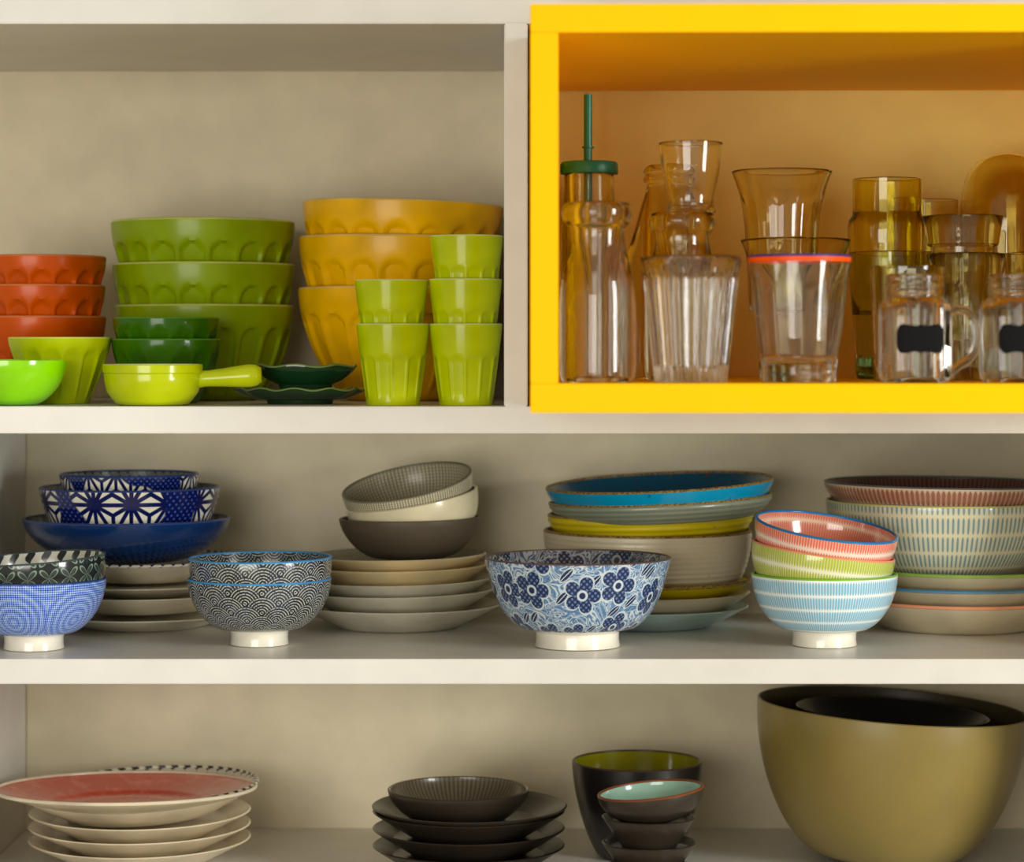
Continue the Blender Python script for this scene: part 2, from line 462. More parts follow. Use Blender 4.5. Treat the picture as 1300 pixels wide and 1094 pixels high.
# handled pan
Yp = .042; s, X = pos(194, Yp); Hp = (zof(462, Yp)-zb)
pan = empty('handled_pan', (X, Yp, zb)); tag(pan, 'small lime green ceramic pan with a stubby handle pointing right', 'pan')
R = 63*s
pf = [(0, .0006), (38*s, .0006), (42*s, 0), (46*s, .001), (50*s, 6*s), (58*s, 17*s), (61*s, 30*s), (61.5*s, 38*s), (61.2*s, 40*s), (63*s, 41.5*s), (63.3*s, Hp-.001)]
pp = [(r, z, 0) for r, z in pf]+[(62*s, Hp, 1), (59.5*s, Hp, 1), (58*s, Hp-.002, 1), (57*s, 28*s, 1), (50*s, 12*s, 1), (40*s, 6*s, 1), (0, 5*s, 1)]
link('body', lathe('body', pp, [LIME, CREAM], 96), pan)
hp = [(58*s+i*(80*s)/12, 0, 33*s+i*.45*s) for i in range(13)]
rr = [11.5, 10.5, 10.5, 11, 11.5, 12, 12.7, 13.3, 14, 14.5, 14.7, 13.6, 9.5]
h = link('handle', tube('handle', hp, [r*s for r in rr], LIME, 20), pan); h['label'] = 'tapered round-ended handle'
# leaf dishes
def leafdish(label, cx, Y, z0, R, Hh, lobes, ph, mo, el=.62):
    s, X = pos(cx, Y)
    prof = [(0, 4*s, 0), (R*.42*s, 4*s, 0), (R*.44*s, 0, 0), (R*.50*s, 0, 0), (R*.52*s, 5*s, 0), (R*.72*s, Hh*.38*s, 0), (R*.88*s, Hh*.66*s, 0), (R*.97*s, Hh*.90*s, 0), (R*s, Hh*s, 1),
            (R*.985*s, (Hh+2)*s, 1), (R*.95*s, (Hh+1)*s, 0), (R*.82*s, (Hh*.66+3.5)*s, 0), (R*.6*s, (Hh*.34+4)*s, 0), (0, 9*s, 0)]
    def vf(x, y, z, th):
        k = max(0, min(1, z/(Hh*s)))**2
        w_ = 1+.05*k*abs(math.cos(th*lobes/2+ph))-.03*k
        return x*w_, y*w_*el, z+k*1.6*s*math.sin(th*lobes+ph)
    o = link('leaf_dish', lathe('leaf_dish', prof, [mo, LEDGE], 144, vfn=vf), None, (X, Y, z0)); return tag(o, label, 'dish', 'dark green leaf dishes')
leafdish('lower dark green wavy-edged dish standing on the shelf', 381, .086, zb, 82, 18, 11, .4, DLEAF)
s2, _ = pos(0, .086)
leafdish('upper dark green leaf dish resting on the lower wavy-edged one', 388, .086, zb+19.5*s2, 66, 28, 7, 1.2, DLEAF)
# mustard stack
Y = .235; s, _ = pos(510, Y); G = 'mustard yellow fluted bowls'
bowl('fluted_bowl', 'lowest of the large mustard yellow fluted bowls behind the green cups', 'bowl', 508, Y, 368, 129, 66, MUST, mrim=MRIM, z0=zb, a=1.3, b=1.7, t=5, floor=64.5, fl_=fb(18, .78, 0.062), segs=252, n=36, group=G)
bowl('fluted_bowl', 'middle one of the large mustard yellow fluted bowls', 'bowl', 508, Y, 305, 128, 66, MUST, mrim=MRIM, H=139, a=1.35, b=1.7, t=5, floor=45, fl_=fb(18, .79, 0.062), segs=252, n=36, tilt=(0, .7), group=G)
bowl('fluted_bowl', 'topmost of the large mustard yellow fluted bowls, tilted slightly right', 'bowl', 512, Y, 261.5, 127, 66, MUST, mrim=MRIM, H=137, a=1.35, b=1.7, t=5, fl_=fb(18, .80, 0.062), segs=252, n=36, tilt=(0, 1.6), group=G)
# cups
Y = .050; s, _ = pos(497, Y); G = 'green faceted cups'
def cup(label, cx, yc, z0, ht, floor=None):
    return bowl('faceted_cup', label, 'cup', cx, Y, yc, 46.5, 33.5, CUPG, mrim=CRIM, z0=z0, a=1.0, b=1.12, t=3.2, floor=floor, fl_=fb(12, .62, 0.062, .07), segs=12*16, n=34, group=G)
cup('bottom green faceted cup of the left pair', 499, 412.5, zb, 0, 57.5)
cup('top green faceted cup of the left pair', 497, 357, zb+58*s, 0)
cup('bottom green faceted cup of the right stack of three beside the divider', 591.5, 412.5, zb, 0, 56.5)
cup('middle green faceted cup of the right stack of three beside the divider', 591, 356, zb+57*s, 0, 55.5)
cup('topmost green faceted cup beside the divider, above all the others', 592.5, 301, zb+113*s, 0)

# ================================================================== middle shelf
zc = zC+.0002
PWHITE = mat('porcelain_white', (238, 232, 216), .18, .4)
BRIM = mat('bright_blue_rim', (64, 150, 210), .3); DBRIM = mat('navy_rim', (40, 62, 120), .3)
NAVY = mat('navy_glaze', (10, 44, 92), .16, .6)
# plates under navy bowls
PLW = mat('ivory_plate', (238, 230, 208), .25, .3)
PATB = mat('navy_petal_print', petals(60, (225, 220, 205), (28, 40, 90)), .25, .3)
def plate(label, cx, Y, yc, R, rb, H, mo, mi_=None, mrim=None, t=4, z0=None, group=None, floor=None, name='plate', **k):
    return bowl(name, label, 'plate', cx, Y, yc, R, rb, mo, mi_, mrim, z0=z0, H=H, a=.95, b=1.05, t=t, floor=floor, n=10, group=group, **k)
Y = .233; G = 'ivory plates under the navy bowls'; s, _ = pos(0, Y)
zp = zc
hs = [(776, 133), (750, 128), (737, 130), (709, 126)]
shelf_y = VY+(CZ-zc)/s
zs = [shelf_y, shelf_y-21, shelf_y-42, shelf_y-60]
lb = ['bottom ivory plate of the pile under the navy bowls', 'second ivory plate from the bottom under the navy bowls', 'third ivory plate from the bottom under the navy bowls', 'top ivory plate with navy printed rim under the navy bowls']
bowls_top = None
for i, ((yc, R), zy, l) in enumerate(zip(hs, zs, lb)):
    nx = zs[i+1] if i < 3 else 714
    plate(l, 182, Y, yc, R, 72, zy-yc, PLW, PATB if i == 3 else None, mrim=(mat('navy_dash_rim', petals(60, (225, 220, 205), (28, 40, 90)), .25) if i == 3 else None), t=4.5, floor=min(zy-nx-.5, 14), group=G)
# navy stack
YN = .225; s, _ = pos(161, YN)
ASA = mat('white_star_print_on_navy', asanoha(15, (226, 222, 204), (10, 20, 78), .45), .15, .6)
ASA2 = mat('white_star_print_small', asanoha(15, (226, 222, 204), (10, 20, 78), .45, .05, .1), .15, .6)
PETI = mat('dark_petal_print', petals(44, (120, 128, 120), (12, 20, 60)), .2, .5)
bowl('serving_bowl', 'wide plain navy blue bowl under the star-patterned bowls', 'bowl', 161, YN, 658.5, 131, 62, NAVY, PETI, mrim=DBRIM, H=53, a=1.6, b=1.55, t=4, floor=8, rimw=.55)
bowl('patterned_bowl', 'navy bowl with large white star pattern, stacked in the wide navy bowl', 'bowl', 165, YN, 619, 114, 84, ASA, PETI, mrim=DBRIM, H=82, a=1.1, b=1.25, t=4, floor=10, rimw=.5)
bowl('patterned_bowl', 'smallest star-patterned navy bowl on top of its stack', 'bowl', 164.5, YN, 602.5, 88, 64, ASA2, PETI, mrim=DBRIM, H=82, a=1.1, b=1.25, t=4, rimw=.5)
# front left pair
Yf = .068
LATT = mat('blue_lattice_print', lattice(100, (176, 198, 230), (18, 82, 190)), .16, .5)
SHIP = mat('petal_outline_print_on_black', shippo(21, (128, 148, 132), (24, 30, 32)), .14, .7)
LEAFI = mat('black_leaf_print_on_white', petals(26, (222, 220, 205), (34, 40, 44)), .2, .5)
LIN = mat('blue_lattice_inside', lattice(100, (225, 228, 235), (40, 78, 180)), .2)
bowl('rice_bowl', 'blue and white lattice print bowl at the left end of the middle shelf', 'bowl', 43, Yf, 735, 91, 46, LATT, LIN, mrim=DBRIM, mfoot=PWHITE, z0=zc, fh=20, rf=38, a=1.65, b=1.85, t=3.5, floor=24, rimw=.5)
bowl('rice_bowl', 'black bowl with petal outlines stacked in the lattice print bowl', 'bowl', 44, Yf, 709, 90, 40, SHIP, LEAFI, mrim=mat('dark_glass_rim', (60, 76, 78), .15), H=76, a=1.9, b=2.1, t=3.5, tilt=(1, -3.5), rimw=.5)
# wave pair
Yf = .098
WAVE = mat('scallop_wave_print', seigaiha(13, (186, 186, 172), (22, 28, 42), 6), .18, .5)
bowl('rice_bowl', 'lower bowl with dark scallop wave print and white foot', 'bowl', 329.5, Yf, 735, 91, 46, WAVE, WAVE, mrim=BRIM, mfoot=PWHITE, z0=zc, fh=20, rf=37, a=1.65, b=1.85, t=3.5, floor=24, rimw=.55, group='scallop wave bowls')
bowl('rice_bowl', 'upper bowl with dark scallop wave print, stacked in its twin', 'bowl', 330.5, Yf, 708.5, 91, 40, WAVE, WAVE, mrim=BRIM, H=80, a=1.9, b=2.1, t=3.5, tilt=(0, -.5), rimw=.55, group='scallop wave bowls')
# plate pile under brown bowl
Y = .228; s, _ = pos(0, Y); shelf_y = VY+(CZ-zc)/s
TAN = mat('tan_plate', (228, 208, 160), .25, .3); IVG = mat('grey_ivory_plate', (216, 211, 190), .25, .3)
TANI = mat('tan_hatched_plate', crosshatch(110, (176, 168, 140), (120, 112, 92)), .3)
G = 'tan and grey plates under the brown bowl'
L = ['bottom pale plate of the pile under the brown bowl, widest of all', 'second plate from the bottom under the brown bowl, greyish', 'third plate from the bottom under the brown bowl, greyish', 'tan plate second from the top under the brown bowl', 'top tan plate right under the brown bowl']
ycs = [766, 748, 734, 717.5, 704]; RR = [132, 124, 120, 115, 113]; MM = [IVG, IVG, IVG, TAN, TAN]
HH = [shelf_y-766, 30, 29, 27, 24]
for i in range(5):
    nxt = (ycs[i+1]+HH[i+1]) if i < 4 else 0
    plate(L[i], 505+(i < 1)*0, Y, ycs[i], RR[i], 78 if i else 74, HH[i], MM[i], TANI if i == 4 else None, t=4.5 if i < 3 else 6, floor=(ycs[i]+HH[i]-nxt-.5) if i < 4 else 8, tilt=(0, -.8 if i else 0), group=G)
# brown, cream, hatched bowls
Yb_ = .222; s, _ = pos(520, Yb_)
TAUPE = mat('taupe_matt_glaze', (80, 70, 56), .45, 0)
CREAMB = mat('cream_bowl_glaze', (218, 206, 172), .2, .5)
HATCH = mat('grey_hatch_print', crosshatch(150, (196, 188, 158), (112, 104, 84)), .25, .3)
HIN = mat('grey_hatch_inside', crosshatch(100, (188, 180, 148), (104, 96, 74)), .35, .1)
bowl('serving_bowl', 'dark taupe matt bowl on the tan plates', 'bowl', 520.5, Yb_, 657, 90, 46, TAUPE, H=50, a=1.5, b=1.6, t=4, floor=5, tilt=(0, -.8))
bowl('rice_bowl', 'plain cream bowl tilted inside the dark taupe bowl', 'bowl', 522.5, Yb_, 632, 85, 34, CREAMB, H=64, a=1.9, b=2.1, t=4, tilt=(5, -9.5))
bowl('rice_bowl', 'grey hatched bowl tilted on top of the cream bowl, inside showing', 'bowl', 516.5, Yb_, 612.5, 84, 32, HATCH, HIN, mrim=mat('grey_rim', (110, 104, 84), .3), H=58, a=1.9, b=2.1, t=3.5, tilt=(11.5, -10.5), rimw=.5)
# floral bowl
FLOR = mat('blue_floral_print', floral(12), .16, .5)
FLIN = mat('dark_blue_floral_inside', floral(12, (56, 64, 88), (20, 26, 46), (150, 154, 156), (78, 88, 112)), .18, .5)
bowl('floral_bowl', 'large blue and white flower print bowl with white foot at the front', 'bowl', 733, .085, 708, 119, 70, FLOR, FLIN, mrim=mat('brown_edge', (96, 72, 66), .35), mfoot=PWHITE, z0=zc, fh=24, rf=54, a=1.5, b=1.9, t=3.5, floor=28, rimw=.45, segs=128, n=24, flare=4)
# ribbed dish stack
Y = .243; s, _ = pos(822, Y); shelf_y = VY+(CZ-zc)/s
CEL = mat('pale_celadon', (176, 200, 196), .2, .4)
STW = mat('stone_beige', worn((200, 188, 160), (150, 130, 100), .28), .35, .2)
YST = mat('chartreuse_stoneware', worn((204, 184, 12), (130, 100, 20), .30), .3, .3)
BRN = mat('brown_worn_rim', worn((96, 70, 36), (160, 130, 60), .5, 40), .4)
GRY = mat('grey_green_stoneware', worn((128, 134, 116), (96, 90, 74), .30), .35, .2)
TURQ = mat('turquoise_stoneware', worn((0, 142, 184), (0, 96, 140), .30), .22, .5)
TURI = mat('turquoise_inside_worn', worn((0, 80, 110), (96, 60, 40), .33, 9), .22, .5)
plate('pale celadon plate at the bottom of the ribbed stoneware pile', 822, Y, 768, 128, 80, shelf_y-768, CEL, t=4.5, floor=10)
plate('stone beige plate under the chartreuse plate in the ribbed pile', 822, Y, 750, 130, 92, 28, STW, t=5, floor=12)
plate('thin chartreuse plate under the tall beige bowl', 822, Y, 735, 132, 92, 26, YST, mrim=BRN, t=5, floor=10, rimw=.5)
bowl('ribbed_bowl', 'tall stone beige bowl with throwing ridges in the ribbed pile', 'bowl', 822, Y, 674, 132, 108, STW, mrim=BRN, H=70, a=1.5, b=1.9, t=5, floor=37, ripple=(11, .5), n=54, rimw=.5)
bowl('ribbed_bowl', 'chartreuse yellow shallow bowl between beige and grey ones', 'bowl', 826, Y, 650.5, 131, 112, YST, mrim=BRN, H=30, a=1.3, b=1.7, t=5, floor=16, ripple=(4, .6), n=30, tilt=(0, -1.8), rimw=.5)
bowl('ribbed_bowl', 'grey green shallow bowl under the turquoise dish', 'bowl', 838, .230, 633.5, 142, 116, GRY, mrim=BRN, H=24, a=1.2, b=1.6, t=5, floor=14, ripple=(4, .6), n=30, tilt=(0, -2.6), rimw=.5)
bowl('ribbed_dish', 'turquoise shallow dish with worn brown edge on top of its pile', 'dish', 837, .228, 613.5, 145, 124, TURQ, TURI, mrim=BRN, H=33, a=1.1, b=1.3, t=5, floor=8, tilt=(1.6, -2.9), rimw=.5, n=12)
# striped front stack
Yf = .092
SB = mat('blue_stripe_print', stripes((232, 238, 234), (128, 182, 208), 160, 30, .55, (208, 226, 230), .2), .16, .6)
SL = mat('lime_stripe_print', stripes((232, 230, 204), (172, 184, 64), 160, 20, .55, (212, 214, 144), .2), .16, .6)
SP = mat('pink_stripe_print', stripes((240, 222, 205), (226, 112, 90), 160, 20, .55, (236, 184, 160), .2), .16, .6)
SPI = mat('pink_stripe_inside', stripes((236, 204, 176), (214, 116, 92), 160, 20, .6, (226, 156, 128), .2), .14, .7)
GR = mat('leaf_green_rim', (126, 190, 60), .25); OR = mat('salmon_rim', (232, 150, 110), .25); BR = mat('azure_rim', (28, 120, 180), .2)
bowl('striped_bowl', 'pale blue striped bowl with green rim, lowest of the striped trio', 'bowl', 1046.5, Yf, 729, 92.5, 48, SB, mrim=GR, mfoot=PWHITE, z0=zc, fh=20, rf=41, a=1.65, b=1.85, t=3.5, floor=24, rimw=.55)
bowl('striped_bowl', 'lime striped bowl with salmon rim, tilted in the middle of the trio', 'bowl', 1045.5, Yf, 699, 91, 44, SL, mrim=OR, H=66, a=1.8, b=2.1, t=3.5, tilt=(1.5, 7.5), rimw=.55)
bowl('striped_bowl', 'pink striped bowl with azure rim, tilted on top of the trio', 'bowl', 1049.5, Yf, 669.5, 91, 44, SP, SPI, mrim=BR, H=62, a=1.8, b=2.1, t=3.5, tilt=(7, 7.5), rimw=.6)
# right back stack
Y = .228; s, _ = pos(1210, Y); shelf_y = VY+(CZ-zc)/s
PB = mat('beige_plate', (214, 200, 168), .25, .3)
plate('deep beige plate with salmon rim at the bottom right of the middle shelf', 1215, Y, 758, 146, 96, shelf_y-758, PB, mrim=OR, t=4.5, floor=21, rimw=.5)
plate('beige plate with azure rim in the right plate pile', 1217, Y, 739, 143, 96, 38, PB, mrim=mat('azure_rim_2', (60, 130, 170), .3), t=4.5, floor=19, rimw=.5)
plate('beige plate with green rim right under the large striped bowls', 1217, Y, 720, 142, 96, 38, PB, mrim=mat('green_rim_2', (140, 180, 70), .3), t=4.5, floor=15, rimw=.5)
SBL = mat('blue_stripe_print_large', stripes((214, 206, 172), (120, 144, 142), 146, 38, .34, (200, 200, 176), .12), .2, .5)
SPL = mat('brown_pink_stripe_print_large', stripes((204, 186, 156), (142, 92, 72), 146, 38, .55, (176, 130, 106), .1), .2, .5)
SPLI = mat('brown_pink_stripe_inside', stripes((128, 92, 76), (92, 54, 46), 150, 18, .55), .2, .5)
bowl('striped_serving_bowl', 'large bowl with rows of blue stripes at the right end', 'bowl', 1196, Y, 636, 147, 90, SBL, mrim=mat('lime_cream_rim', (196, 190, 120), .3), H=91, a=1.7, b=1.75, t=4, floor=60, segs=128, n=22, rimw=.5)
bowl('striped_serving_bowl', 'shallow bowl with brownish pink stripes on top at the right end', 'bowl', 1197, Y, 613.5, 150, 90, SPL, SPLI, mrim=mat('grey_blue_rim', (90, 88, 90), .3), H=52, a=1.5, b=1.55, t=4, segs=128, tilt=(0, .6), rimw=.5)

# ================================================================== bottom compartment
zd = zD+.0002
REDI = mat('red_glaze_mottled', worn((208, 66, 44), (222, 104, 84), .42, 6), .25, .4)
OFFW = mat('offwhite_glaze', (226, 212, 184), .25, .4)
BPAT = mat('black_white_rim_print', petals(52, (214, 208, 188), (30, 30, 36)), .25, .3)
def deep(name, label, cat, cx, Y, yc, R, rb, H, mo, mi_=None, mrim=None, **k):
    return bowl(name, label, cat, cx, Y, yc, R, rb, mo, mi_, mrim, H=H, **k)
def stackplates(cx, Y, ytop, R, rb, m, n, lab, group, rim=None):
    """plain plates filling the height between the bottom board and ytop (axis px)"""
    s, _ = pos(cx, Y); sy = VY+(CZ-zd)/s; step = (sy-ytop)/n
    for i in range(n):
        zy = sy-i*step
        plate(lab % ['lowest', 'middle', 'uppermost'][i], cx, Y, zy-step-12, R, rb, step+12, m, t=4.5, floor=step-.5, group=group)
stackplates(178, .195, 1040, 140, 84, OFFW, 3, '%s plain white plate in the pile below the red dish', 'white plates below the red dish')
deep('patterned_plate', 'plate with black and white printed rim just behind the red dish', 'plate', 178, .195, 999, 150, 90, 34, OFFW, BPAT, mrim=BPAT, a=1, b=1.2, t=4, floor=5, rimw=.6, tilt=(0, -2.4))
deep('red_dish', 'round red glazed dish with off-white edge at the lower left', 'dish', 160, .170, 1000, 166, 80, 25, OFFW, REDI, mrim=OFFW, a=1, b=1.2, t=4.5, floor=6, rimw=.55, n=12, tilt=(-2.8, 0))
DARK = mat('charcoal_brown_glaze', (48, 40, 32), .35, .2)
DKI = mat('dark_ribbed_inside', stripes((70, 62, 48), (104, 92, 72), 90, 3, .5), .3, .3)
stackplates(595, .150, 1040, 122, 70, DARK, 3, '%s plain dark plate in the pile at the bottom centre', 'dark plates at the bottom centre')
deep('dark_plate', 'wide charcoal brown plate beneath the small ribbed bowl', 'plate', 596, .150, 1022, 124, 74, 30, DARK, a=1, b=1.1, t=4, floor=10)
deep('ribbed_bowl', 'small dark bowl with ribbed grey-brown inside on the charcoal plate', 'bowl', 582, .150, 1001, 90, 50, 40, DARK, DKI, a=1.4, b=1.6, t=4, floor=8)
OLIVE = mat('olive_inside_glaze', (134, 128, 16), .12, .8); BLK = mat('black_outer_glaze', (22, 18, 16), .3, .3)
AQ = mat('aqua_inside_glaze', (150, 186, 168), .15, .6); RB = mat('rust_brown_rim', (120, 62, 30), .35)
Yk = .215; s, _ = pos(809, Yk); sy = VY+(CZ-zd)/s
bowl('black_bowl', 'black bowl with glossy olive green inside at the bottom centre right', 'bowl', 809, Yk, 966.5, 83, 48, BLK, OLIVE, mrim=mat('brown_black_rim', (60, 40, 28), .3), z0=zd, a=1.3, b=1.6, t=4, floor=60, tilt=(0, 0))
s, _ = pos(825, .065)
bowl('aqua_dish', 'small aqua glazed dish with rust edge, tilted before the black bowl', 'dish', 826, .045, 1004, 68, 32, DARK, AQ, mrim=RB, H=36, a=1.5, b=1.8, t=4, tilt=(0, -6), rimw=.55)
stk = (VY+(CZ-zd)/pos(0, .045)[0])
for i in range(3):
    z_ = stk-i*((stk-1042)/3)
    plate('%s small brown plate in the pile supporting the aqua dish' % ['lowest', 'middle', 'uppermost'][i], 824, .045, z_-(stk-1042)/3-6, 60, 34, (stk-1042)/3+6, DARK, t=4, floor=(stk-1042)/3-.5, group='small brown plates under the aqua dish')
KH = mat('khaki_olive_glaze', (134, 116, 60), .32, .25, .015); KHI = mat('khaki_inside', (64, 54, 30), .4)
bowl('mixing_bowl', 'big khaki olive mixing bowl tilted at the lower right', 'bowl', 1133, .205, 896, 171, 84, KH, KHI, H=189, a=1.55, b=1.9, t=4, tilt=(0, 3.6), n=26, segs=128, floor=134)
deep('dark_bowl', 'black bowl lying inside the big khaki mixing bowl', 'bowl', 1133, .205, 903, 122, 74, 44, BLK, BLK, a=1.2, b=1.3, t=4, tilt=(0, 3.6))

# ================================================================== glassware in the yellow box
CLR = glass('clear_glass', (250, 249, 244)); WARM = glass('warm_tinted_glass', (250, 246, 218))
OLG = glass('yellow_tinted_glass', (246, 238, 130)); TEAL = glass('teal_base_glass', (150, 214, 205)); AMB = glass('amber_dome_glass', (242, 230, 160))
def gl(name, label, cat, cx, Y, outer, ytop=None, z0=None, t=2.6, floor=5, m=CLR, rad=None, segs=72, group=None, parts=None, open_=True, inner_from=None):
    """outer: list of (r, y px) top to bottom at the axis depth"""
    s, X = pos(cx, Y); z0 = zG if z0 is None else z0
    by = VY+(CZ-z0)/s
    pts = [(r*s, max(0, (by-y))*s) for r, y in reversed(outer)]
    pts[0] = (pts[0][0], .0006)
    base = [(0, .0008, 0, 0), (pts[0][0]*.80, .0008, 0, 0), (pts[0][0]*.86, 0, 0, 0), (pts[0][0]*.97, 0, 0, 0)]
    inner = offset_in(pts, t*s, floor*s)
    prof = base+[(r, z, 0, 1) for r, z in pts[:-1]]+[(pts[-1][0], pts[-1][1], 0, 0), (pts[-1][0]-t*s*.5, pts[-1][1]+t*s*.35, 0, 0)]+[(r, z, 0, 0) for r, z in inner]
    me = lathe(name, prof, [m], segs, rad=rad, sharp=50)
    if not parts:
        return tag(link(name, me, None, (X, Y, z0)), label, cat, group)
    root = empty(name, (X, Y, z0)); tag(root, label, cat, group)
    link('body', me, root)
    return root, s
def smoothpts(p, n=4):
    """Catmull-Rom through the (r,y) points"""
    out = []
    for i in range(len(p)-1):
        a, b, c, d = p[max(i-1, 0)], p[i], p[i+1], p[min(i+2, len(p)-1)]
        for k in range(n):
            u = k/n
            out.append(tuple(.5*((2*b[q])+(-a[q]+c[q])*u+(2*a[q]-5*b[q]+4*c[q]-d[q])*u*u+(-a[q]+3*b[q]-3*c[q]+d[q])*u**3) for q in (0, 1)))
    out.append(p[-1]); return out
BY = 484
milk = lambda base: smoothpts([(41, 259), (45, 264), (46, 271), (44, 279), (37, 287), (34.5, 293), (35, 308), (39, 328), (45, 352), (48, 374), (48.5, 400), (48.5, 440), (48.5, 470), (47, 480), (43, base)])
Y1 = 1.866-D0
gl('milk_bottle', 'short clear milk bottle with thick lip at the left front of the box', 'bottle', 758.5, Y1, milk(486), floor=9, t=4, segs=96)
ribf = lambda th, r, z: 1+.030*math.cos(th*28)*max(0, min(1, (.0800-z)/.003))
gl('ribbed_tumbler', 'clear tumbler with vertical ribs and plain band at the front', 'glass', 877, 1.856-D0, [(65, 327), (63.5, 334), (61, 345), (59.5, 352), (58.5, 354), (59, 357), (57, 375), (54.5, 397), (52, 420), (49.5, 445), (47, 465), (45, 487)], floor=22, t=4.5, rad=ribf, segs=28*12)
fac = lambda N, d, zt: (lambda th, r, z: 1-(d*(1-abs(math.cos(th*N/2))) if z < zt else 0))
g, s = gl('rimmed_tumbler', 'clear faceted tumbler with orange and blue rim line at the front', 'glass', 1014.5, 1.861-D0, [(65, 327), (64, 333), (62.5, 345), (60.5, 362), (58, 385), (55.5, 410), (53, 432), (50.5, 450), (48.5, 460), (47.5, 466), (47, 475), (46.5, 487)], floor=24, t=4, rad=fac(10, .035, .075), segs=160, parts=True)
hz = (VY+(CZ-zG)/s-327)*s
link('orange_rim_band', lathe('band', [(64.2*s, hz-6.2*s, 0), (65.1*s, hz-6*s, 0), (65.9*s, hz-.2*s, 0), (65.2*s, hz, 0)], [mat('orange_band', (240, 84, 8), .4, spec=.2)], 96), g)
link('blue_rim_line', lathe('line', [(65.4*s, hz-.3*s, 0), (66*s, hz+2.2*s, 0), (63*s, hz+3.2*s, 0), (61*s, hz+1*s, 0), (61*s, hz, 0), (62*s, hz-.2*s, 0)], [mat('blue_band', (40, 40, 120), .4)], 96), g)
# mug jars
BOARD = mat('black_chalkboard', (14, 14, 14), .8, 0, .02, spec=.15)
def mugjar(label, cx, Y):
    n = 3.4
    rad = lambda th, r, z: 1.0
    s, X = pos(cx, Y)
    by = VY+(CZ-zG)/s
    def rad(th, r, z):
        y = by-z/s
        k = max(0, min(1, (y-379)/8))*max(0, min(1, (486-y)/4+.6))
        c_, s_ = abs(math.cos(th)), abs(math.sin(th))
        q = 1/((c_**n+s_**n)**(1/n))
        return 1+(q-1)*k
    out = [(35.5, 349), (36.5, 351), (36.8, 354), (35.4, 356), (35.4, 358), (37.4, 360), (37.4, 362), (35.2, 364), (35.2, 367), (37.2, 369), (37.2, 371), (34.8, 374), (35, 377), (36.5, 379), (40, 382), (43, 386.5), (44.3, 393), (44.5, 410), (44.5, 430), (44.5, 450), (44.5, 468), (43.6, 478), (40, 485), (36, 488)]
    g, s = gl('mug_jar', label, 'jar', cx, Y, out, floor=8, t=3.6, rad=rad, segs=96, parts=True, group='mug jars with black labels')
    # label wrapped on the front
    zc_ = (by-430)*s; W, Hh = 29.5, 18.0; vs_, fs = [], []
    K = 48
    def surf(x): return (44.5**n-abs(x)**n)**(1/n)
    for i in range(K+1):
        u = -1+2*i/K; x = u*W; a_ = abs(u)
        top = Hh*(.90+.14*max(0, 1-a_/.12) + .11*math.exp(-((a_-.66)/.22)**4))
        if a_ > .86: top *= math.sqrt(max(.05, 1-((a_-.86)/.16)**2))
        yy = -(surf(x)+.6)
        for (z, dy) in ((top, 0), (-top, 0), (-top, .4), (top, .4)):
            vs_.append((x*s, (yy+dy)*s, zc_+z*s))
    for i in range(K):
        a0, b0 = i*4, (i+1)*4
        for q in range(4):
            r_ = (q+1) % 4; fs.append((a0+q, b0+q, b0+r_, a0+r_))
    fs += [(0, 1, 2, 3), (K*4+3, K*4+2, K*4+1, K*4)]
    link('chalkboard_label', mesh('label', vs_, fs, [BOARD], smooth=False), g)['label'] = 'black chalkboard label with bracket-shaped edge'
    P = smoothpts([(43.5, 397), (52, 393), (62, 394), (71, 400), (76.5, 412), (78, 428), (76, 444), (69, 455), (58, 463), (50, 469), (44, 474)], 4)
    hp_ = [(x*s, 0, (by-y)*s) for x, y in P]
    link('handle', tube('handle', hp_, [5.4*s]*len(hp_), CLR, 14, .85), g)
    return g
mugjar('handled mug jar with black chalkboard label, the one seen whole', 1161.5, 1.844-D0)
mugjar('handled mug jar with black label cut off by the right picture edge', 1290, 1.844-D0)
# back row
TEALP = mat('teal_green_plastic', (14, 108, 84), .35)
Yj = 2.013-D0
g, s = gl('straw_jar', 'jar with teal lid and straw behind the milk bottle', 'jar', 748, Yj, smoothpts([(31, 222), (32, 226), (32, 240), (33, 256), (36, 275), (37, 300), (37, 340), (37, 400), (37, 460), (34, 484)], 3), floor=6, t=3, m=WARM, parts=True)
byj = VY+(CZ-zG)/s
lz = (byj-221)*s
link('lid', lathe('lid', [(0, lz, 0), (34*s, lz, 0), (36.3*s, lz, 0), (36.8*s, lz+1*s, 0), (36.8*s, lz+12*s, 0), (35*s, lz+15*s, 0), (28*s, lz+16*s, 0), (0, lz+16*s, 0)], [TEALP], 64), g)['label'] = 'teal green lid'
sx = -1.5*s
def straw(z0, z1): return [(sx, 0, z0), (sx, 0, (z0+z1)/2), (sx, 0, z1)]
st = link('straw', tube('straw', [(sx, 0, (byj-y)*s) for y in (262, 240, 200, 188.5, 188, 187, 186, 185.5, 150, 120)], [5.4*s]*4+[7.6*s]*3+[5.4*s]*3, TEALP, 20), g); st['label'] = 'thick teal green drinking straw with a collar'
Y7 = 2.107-D0
gl('carafe', 'tall clear bottle with ringed neck at the back of the box', 'bottle', 850, Y7, smoothpts([(29, 211), (31, 213), (33.5, 218), (31, 222), (33.5, 227), (32.5, 231), (29, 235), (31, 245), (37, 265), (44, 290), (53, 320), (61, 360), (65, 400), (66, 440), (65, 470), (60, 483)], 3), floor=7, t=3, m=WARM)
Y9 = 1.942-D0
mb = smoothpts([(40, 272), (43, 277), (43.5, 283), (41, 290), (36, 296), (34.5, 302), (35, 312), (40, 335), (46, 360), (48, 385), (48, 410), (48, 440), (47.5, 470), (45, 481), (42, 485)])
gl('milk_bottle', 'short clear milk bottle behind the ribbed tumbler with a glass on its mouth', 'bottle', 866, Y9, mb, floor=9, t=4, m=WARM, segs=96)
